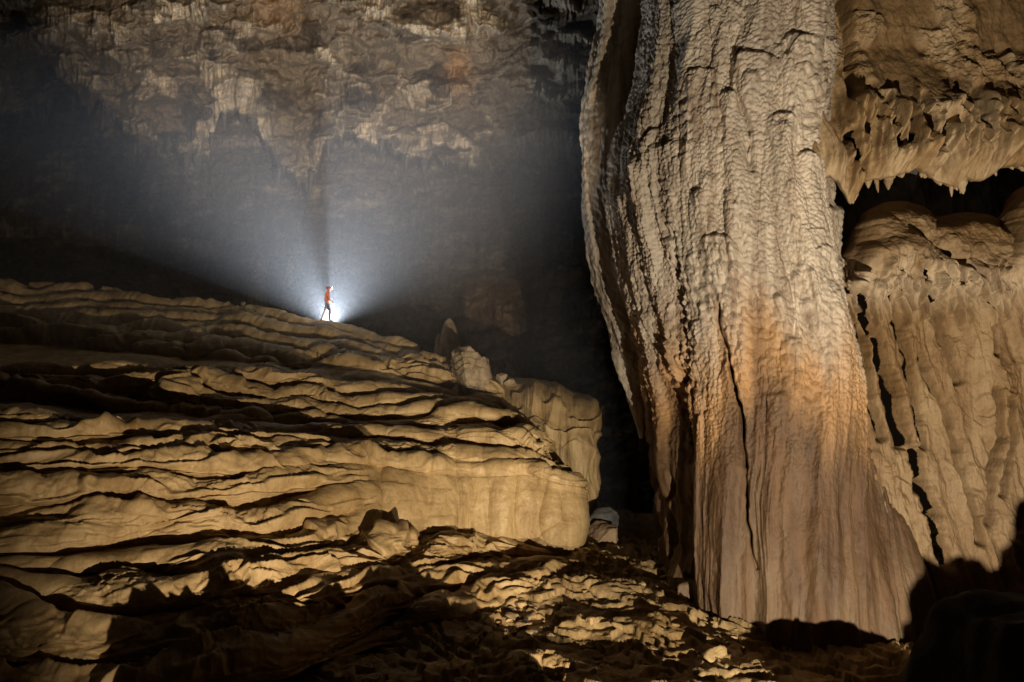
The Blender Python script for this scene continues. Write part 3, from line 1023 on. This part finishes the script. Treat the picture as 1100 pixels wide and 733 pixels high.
def rock_mesh(name, size, seed, planes=12, sub=5, rough=.06, layers=0.0, cuts=(), deep=(.62, .9)):
    """faceted, weathered block: a sphere cut by random planes, then roughened"""
    bm = bmesh.new()
    bmesh.ops.create_icosphere(bm, subdivisions=sub, radius=1.0)
    me = bpy.data.meshes.new(name)
    bm.to_mesh(me); bm.free()
    co = np.empty(len(me.vertices) * 3, np.float32); me.vertices.foreach_get('co', co)
    v = co.reshape(-1, 3).astype(float)
    rs = np.random.RandomState(seed)
    r = np.full(len(v), 1.05)
    pl = [(rs.normal(size=3), rs.uniform(*deep)) for _ in range(planes)] + [(np.array(c[:3], float), c[3]) for c in cuts]
    for nrm, dd in pl:
        nrm = nrm / np.linalg.norm(nrm)
        k = v @ nrm
        r = np.minimum(r, np.where(k > .05, dd / np.maximum(k, .05), 9))
    v = v * r[:, None]
    nn = v / (np.linalg.norm(v, axis=1, keepdims=True) + 1e-9)
    d = rough * (perlin3(v * 2.1 + seed, seed) + .6 * perlin3(v * 5 + seed, seed + 9) + .35 * perlin3(v * 11, seed + 5))
    if layers:
        q = v[:, 2] * 4.5 + .5 * v[:, 0] + .8 * perlin3(v * 1.5, seed + 31)
        fr = q - np.floor(q)
        d = d + layers * (fr ** 2) * (1 - sstep(.85, 1, fr)) * sstep(-.1, .3, v[:, 2] + .2 * perlin3(v * 3, seed))
    v = (v + nn * d[:, None]) * np.array(size)
    me.vertices.foreach_set('co', v.astype(np.float32).ravel())
    me.update()
    return me


def rock(name, loc, size, seed, mat, label, cat='rock', rot=(0, 0, 0), group=None, **kw):
    o = link(name, rock_mesh(name, size, seed, **kw), mat)
    o.location = loc; o.rotation_euler = rot
    return tag(o, label, cat, group)


SPX, SPY = proj(slope_g)


def on_ridge(px):
    """silhouette point of the slope under a picture column"""
    best = None
    m = np.abs(SPX - px) < 1.5
    i = np.argmin(np.where(m, SPY, 1e9))
    return slope_g.reshape(-1, 3)[i]


R = math.radians
b = P(508, 420, 27.2)
rock('ridge_boulder', b + np.array([0, 0.4, .75]), (.92, .95, 1.25), 7, M_PALE,
     'large pale angular boulder with a broken layered top, standing on the ridge', 'boulder', rot=(0, R(-14), R(14)),
     planes=5, sub=6, rough=.05, layers=.10, cuts=((.15, -1, .12, .62), (-.95, -.35, .2, .72), (.9, -.3, .1, .72), (.62, -.1, .8, .66), (-.3, -.2, 1, .86), (.5, .6, .6, .7)))
for k, (px, py, Y, sx, sz, sd, lab) in enumerate((
        (539, 405, 28.4, .30, .28, 11, 'small pale rock just right of the large ridge boulder, left one of two'),
        (549, 409, 28.3, .36, .20, 12, 'flat pale rock right of the large ridge boulder, right one of two'),
        (462, 390, 30.5, .20, .17, 13, 'fist-like pale stone on the ridge left of the large boulder'),
        )):
    rock('rock', P(px, py + 2, Y), (sx, sx * .8, sz), sd, M_PALE, lab, rot=(0, 0, k), sub=4)
q = on_ridge(260)
rock('rock', q + np.array([0, 0, .06]), (.17, .15, .2), 14, M_PALE, 'small bright stone on the ridge line left of the person', sub=4)

# blocks in the gap between the slope and the column
rock('rock_block', P(645, 588, 23.0), (.78, .7, 1.0), 21, M_ROCK, 'upright brown block with a slanting top in the dark gap', rot=(0, R(8), .3), planes=6,
     cuts=((-.75, -.2, .9, .5), (0, -1, .1, .6), (.9, -.2, .2, .72)))
rock('rock_slab', P(640, 566, 24.0), (.85, .5, .55), 22, M_GREY, 'grey slab leaning behind the brown block in the dark gap', rot=(0, R(-28), .2), planes=7, cuts=((0, -1, .4, .5),))
rock('rock', P(652, 606, 21.8), (.42, .36, .34), 23, M_ROCK, 'low brown rock at the foot of the upright block in the gap', planes=9)
rock('rock', P(672, 612, 21.6), (.36, .32, .32), 24, M_ROCK, 'small brown rock nearest the column foot in the dark gap', planes=9)
rock('rock', P(627, 604, 22.0), (.4, .3, .3), 25, M_DARK, 'dark rock wedged between the slope and the upright block', planes=9)


# ------------------------------------------------------------------ stalagmites beyond the ridge
def stalagmite(name, px, pyb, pyt, wpx, Y, seed, mat, label, group=None, lean=0.0):
    base = P(px, pyb, Y); top = P(px, pyt, Y)
    h = top[2] - base[2]; rad = wpx / 733 * Y * .5
    nt, nu = 90, 64
    t = np.linspace(0, 1, nt)[:, None]; a = np.linspace(0, 2 * np.pi, nu)[None]
    prof = rad * np.sqrt(np.clip(1 - t ** 3.2, 0, 1)) * (1.12 - .35 * t)
    rr = prof * (1 + .16 * perlin(np.cos(a) * 1.3 + seed, np.sin(a) * 1.3 + t * 2.2, seed) + .08 * perlin(np.cos(a) * 4 + t * 6, np.sin(a) * 4 + t * 9, seed + 3))
    g = np.stack([rr * np.cos(a) + lean * t * h, rr * np.sin(a), t * h + 0 * a], -1)
    o = grid_obj(name, g, mat)
    o.location = base
    return tag(o, label, 'stalagmite', group)


stalagmite('stalagmite', 485, 400, 342, 25, 33, 3, M_ROCK, 'broad pale brown stalagmite with a rounded top, behind the ridge boulder', lean=-.05)
stalagmite('stalagmite', 471, 400, 358, 12, 33.5, 4, M_ROCK, 'slim dim stalagmite at the left side of the broad one behind the ridge boulder')
stalagmite('stalagmite', 533, 416, 394, 9, 31, 5, M_ROCK, 'short dark cone-like stalagmite just right of the ridge boulder')
stalagmite('stalagmite', 276, 330, 277, 20, 60, 6, M_PALE, 'pale stalagmite in the mist left of the person, farther from the person', lean=.05)
stalagmite('stalagmite', 311, 335, 275, 15, 60.5, 8, M_PALE, 'pale stalagmite in the mist left of the person, closest to the person')

# ------------------------------------------------------------------ stalactites under the roof
rs = random.Random(5)


def stalactite(px, py, ln, w, Y, seed):
    top = P(px, py, Y)
    h = ln / 733 * Y; rad = w / 733 * Y * .5
    nt, nu = 40, 22
    t = np.linspace(0, 1, nt)[:, None]; a = np.linspace(0, 2 * np.pi, nu)[None]
    rr = rad * (1 - t) ** .8 * (1 + .25 * perlin(np.cos(a) * 1.2 + seed, np.sin(a) * 1.2 + t * 3, seed)) + .02
    g = np.stack([rr * np.cos(a) + .06 * h * t * math.sin(seed), rr * np.sin(a), -t * h + 0 * a], -1)
    o = grid_obj('stalactite', g, M_GREY, flip=True)
    o.location = top
    return o


far_px, far_py = proj(wg)
for k in range(44):
    px = rs.choice([rs.uniform(130, 245), rs.uniform(255, 350), rs.uniform(350, 560), rs.uniform(20, 130)])
    # find where the overhanging roof ends in this column
    j = int(np.argmin(np.abs(far_px[300 if far_px.shape[0] > 300 else 0] - px)))
    colY = wg[:, j, 1]; dY = colY[1:] - colY[:-1]
    m = (far_py[1:, j] > 100) & (far_py[1:, j] < 230)
    i = int(np.argmin(np.where(m, dY, 9))) + 1
    o = stalactite(px, float(far_py[i, j]) - 6, rs.uniform(9, 30), rs.uniform(4, 10), float(wg[min(i + 4, wg.shape[0] - 1), j, 1]) - .3, k)
    tag(o, 'grey stalactite in the fringe under the far roof', 'stalactite', 'stalactites fringing the far roof')

# ------------------------------------------------------------------ broken rocks on the floor
spots = []
for k in range(92):
    if k < 16:
        px, py = rs.gauss(563, 10), rs.gauss(688, 12)
        sz = rs.uniform(.07, .2)
    else:
        px, py = rs.uniform(500, 790), rs.uniform(628, 722)
        sz = rs.choice([rs.uniform(.05, .10), rs.uniform(.05, .12), rs.uniform(.1, .2), rs.uniform(.12, .25)])
    Y = 5.2 / ((py - 443) / 733)
    X = (px - 550) / 733 * Y
    z = floor_z(X, Y)
    o = link('loose_stone', rock_mesh('loose_stone', (sz * rs.uniform(.9, 1.5), sz, sz * rs.uniform(.45, .8)), 100 + k, sub=4, planes=7, rough=.09, deep=(.35, .8)), M_ROCK if k < 16 else M_SLOPE)
    o.location = (X, Y, z + sz * .2); o.rotation_euler = (rs.uniform(-.3, .3), rs.uniform(-.3, .3), rs.uniform(0, 6))
    if k < 16:
        tag(o, 'jagged reddish-brown stone in the broken pile beside the floor hollow', 'stone', 'broken stones by the floor hollow')
    else:
        tag(o, 'ochre stone lying loose on the lit floor before the column', 'stone', 'loose stones on the lit floor')

# ------------------------------------------------------------------ foreground boulder, and unseen rocks added to shadow the right wall
rock('foreground_boulder', (2.02, 2.3, 3.33), (1.02, .55, 1.16), 31, M_DARK, 'big black unlit boulder filling the bottom right corner', 'boulder', planes=4, sub=6, rough=.05, cuts=((-.08, 0, 1, .86), (-.9, -.2, .45, .93)))
for x, y, z, sx, sz, sd, lab in ((6.45, 5.7, -.10, .36, .60, 33, 'lowest of three unseen dark rocks, added for their shadow, beyond the bottom right corner'),
                                 (7.0, 5.55, .0, .44, .80, 34, 'middle one of three unseen dark rocks, added for their shadow, beyond the bottom right corner'),
                                 (7.65, 5.3, .02, .52, .98, 35, 'tallest of three unseen dark rocks, added for their shadow, beyond the bottom right corner')):
    rock('rock', (x, y, z), (sx, .35, sz), sd, M_ROCK, lab, rot=(0, 0, R(-25)), sub=6, rough=.13, planes=8)


# ------------------------------------------------------------------ the person on the ridge
M_SHIRT = mat_plain('orange red cloth', (.9, .19, .055), .8)
M_SHORT = mat_plain('dark grey cloth', (.10, .10, .11), .85)
M_SKIN = mat_plain('skin', (.33, .17, .105), .55)
M_HELM = mat_plain('red helmet shell', (.38, .035, .02), .35)
M_BOOT = mat_plain('dark boots', (.03, .027, .025), .7)
M_LAMP = mat_plain('lit headlamp lens', (.9, .9, .9), .3, 60.0, (.9, .95, 1.0))


def skin(name, verts, edges, mat, parent, root=0, sub=2):
    """verts: (x, y, z, radius)"""
    me = bpy.data.meshes.new(name)
    me.from_pydata([v[:3] for v in verts], edges, [])
    o = link(name, me, mat, parent)
    o.modifiers.new('skin', 'SKIN').use_smooth_shade = True
    sv = me.skin_vertices
    if not sv:
        bm = bmesh.new(); bm.from_mesh(me); bm.verts.layers.skin.verify(); bm.to_mesh(me); bm.free()
        sv = me.skin_vertices
    for i, v in enumerate(verts):
        rx = v[3] if isinstance(v[3], tuple) else (v[3], v[3])
        sv[0].data[i].radius = rx
        sv[0].data[i].use_root = (i == root)
    ss = o.modifiers.new('subsurf', 'SUBSURF'); ss.levels = sub; ss.render_levels = sub
    return o


def build_person(loc, rz):
    root = bpy.data.objects.new('person', None)
    C.objects.link(root); root.location = loc; root.rotation_euler = (0, 0, rz)
    tag(root, 'person in an orange-red shirt, dark shorts and lit headlamp, walking on the ridge', 'person')
    V, E = [], []
    def add(p, r, par=None):
        V.append((*p, r)); i = len(V) - 1
        if par is not None: E.append((par, i))
        return i
    pel = add((0, 0, .95), (.13, .15)); sp = add((.01, 0, 1.15), (.11, .135), pel); ch = add((.02, 0, 1.36), (.12, .165), sp)
    nk = add((.03, 0, 1.50), .058, ch); jaw = add((.075, 0, 1.565), .07, nk); hd = add((.06, 0, 1.65), (.098, .078), jaw); tp = add((.05, 0, 1.73), .06, hd)
    nose = add((.165, 0, 1.62), .014, hd)
    for s in (-1, 1):
        add((.045, s * .088, 1.635), .016, hd)
    hands = {}
    for s, el, wr, hn in ((-1, (.03, -.25, 1.14), (.20, -.23, .98), (.27, -.22, .94)), (1, (-.10, .25, 1.15), (-.10, .25, .90), (-.08, .25, .81))):
        sh = add((.0, s * .185, 1.42), .062, ch); e = add(el, .042, sh); w_ = add(wr, .028, e); h = add(hn, .036, w_)
        d = Vector(hn) - Vector(wr); d.normalize()
        side = Vector((0, s, 0))
        up = d.cross(side)
        for k, (off, ln) in enumerate(((-.030, .07), (-.010, .082), (.010, .078), (.030, .062))):
            b0 = Vector(hn) + d * .03 + up * off
            i1 = add(tuple(b0), .0095, h); i2 = add(tuple(b0 + d * ln * .55), .0088, i1)
            add(tuple(b0 + d * ln * .9 - side * ln * .35), .0078, i2)
        th = add(tuple(Vector(wr) + d * .03 - up * .038), .0105, h); add(tuple(Vector(wr) + d * .075 - up * .062), .009, th)
    feet = []
    for s, kn, an in ((-1, (.16, -.1, .50), (.15, -.1, .08)), (1, (-.10, .1, .50), (-.26, .1, .085))):
        hp = add((0, s * .095, .88), .095, pel); k = add(kn, .06, hp)
        cf = add(tuple(Vector(kn) * .62 + Vector(an) * .38 + Vector((-.02, 0, 0))), .055, k); a = add(an, .038, cf)
        hl = add((an[0] + .03, an[1], .04), .04, a); add((an[0] + .17, an[1], .035), .035, hl); feet.append(an)
    skin('body', V, E, M_SKIN, root)
    # shirt with short sleeves
    SV = [(0, 0, .93, (.15, .17)), (.01, 0, 1.15, (.13, .155)), (.02, 0, 1.36, (.138, .182)), (.03, 0, 1.455, (.08, .10)),
          (0, -.19, 1.42, .08), (.015, -.235, 1.24, .066), (0, .19, 1.42, .08), (-.06, .235, 1.24, .066)]
    skin('shirt', SV, [(0, 1), (1, 2), (2, 3), (2, 4), (4, 5), (2, 6), (6, 7)], M_SHIRT, root)
    HV = [(0, 0, 1.0, (.145, .165)), (0, 0, .90, (.15, .165)), (0, -.1, .84, .112), (.13, -.1, .54, .088), (0, .1, .84, .112), (-.085, .1, .54, .088)]
    skin('shorts', HV, [(0, 1), (1, 2), (2, 3), (1, 4), (4, 5)], M_SHORT, root)
    for an in feet:
        skin('boot', [(an[0], an[1], .17, .055), (an[0], an[1], .06, .058), (an[0] + .10, an[1], .045, .05), (an[0] + .19, an[1], .04, .044)], [(0, 1), (1, 2), (2, 3)], M_BOOT, root)
    # helmet shell with a brim, headlamp on the front
    t = np.linspace(0, 1, 18)[:, None]; a = np.linspace(0, 2 * np.pi, 33)[None]
    rr = np.where(t < .12, .132 + 0 * a, .117 * np.cos((t - .12) / .88 * np.pi / 2) ** .7)
    zz = np.where(t < .12, 0 * a - .005, .115 * np.sin(np.clip(t - .12, 0, 1) / .88 * np.pi / 2))
    g = np.stack([.055 + rr * np.cos(a) * 1.1, rr * np.sin(a) * .92, 1.665 + zz], -1)
    hel = grid_obj('helmet', g, M_HELM, root)
    hb = bmesh.new()
    bmesh.ops.create_cone(hb, cap_ends=True, segments=20, radius1=.034, radius2=.040, depth=.045, matrix=Matrix.Translation((.195, 0, 1.70)) @ Matrix.Rotation(R(90), 4, 'Y'))
    bmesh.ops.bevel(hb, geom=[e for e in hb.edges if e.calc_length() < .02 or True], offset=.003, segments=1, affect='EDGES')
    me = bpy.data.meshes.new('headlamp'); hb.to_mesh(me); hb.free()
    hl = link('headlamp', me, M_BOOT, hel)
    lb = bmesh.new()
    bmesh.ops.create_uvsphere(lb, u_segments=16, v_segments=8, radius=.036, matrix=Matrix.Translation((.215, 0, 1.70)) @ Matrix.Diagonal((.6, 1, 1, 1)))
    me = bpy.data.meshes.new('lens'); lb.to_mesh(me); lb.free()
    link('lens', me, M_LAMP, hel)
    return root


q = on_ridge(352)
build_person((q[0], q[1] + .05, q[2] - .06), R(12))
hlp = Vector((q[0], q[1], q[2])) + Vector((.26, .05, 1.64))
spot('headlamp_beam', hlp, hlp + Vector((1, .2, -.02)), 120, (.9, .95, 1.0), 26, .7, .02)
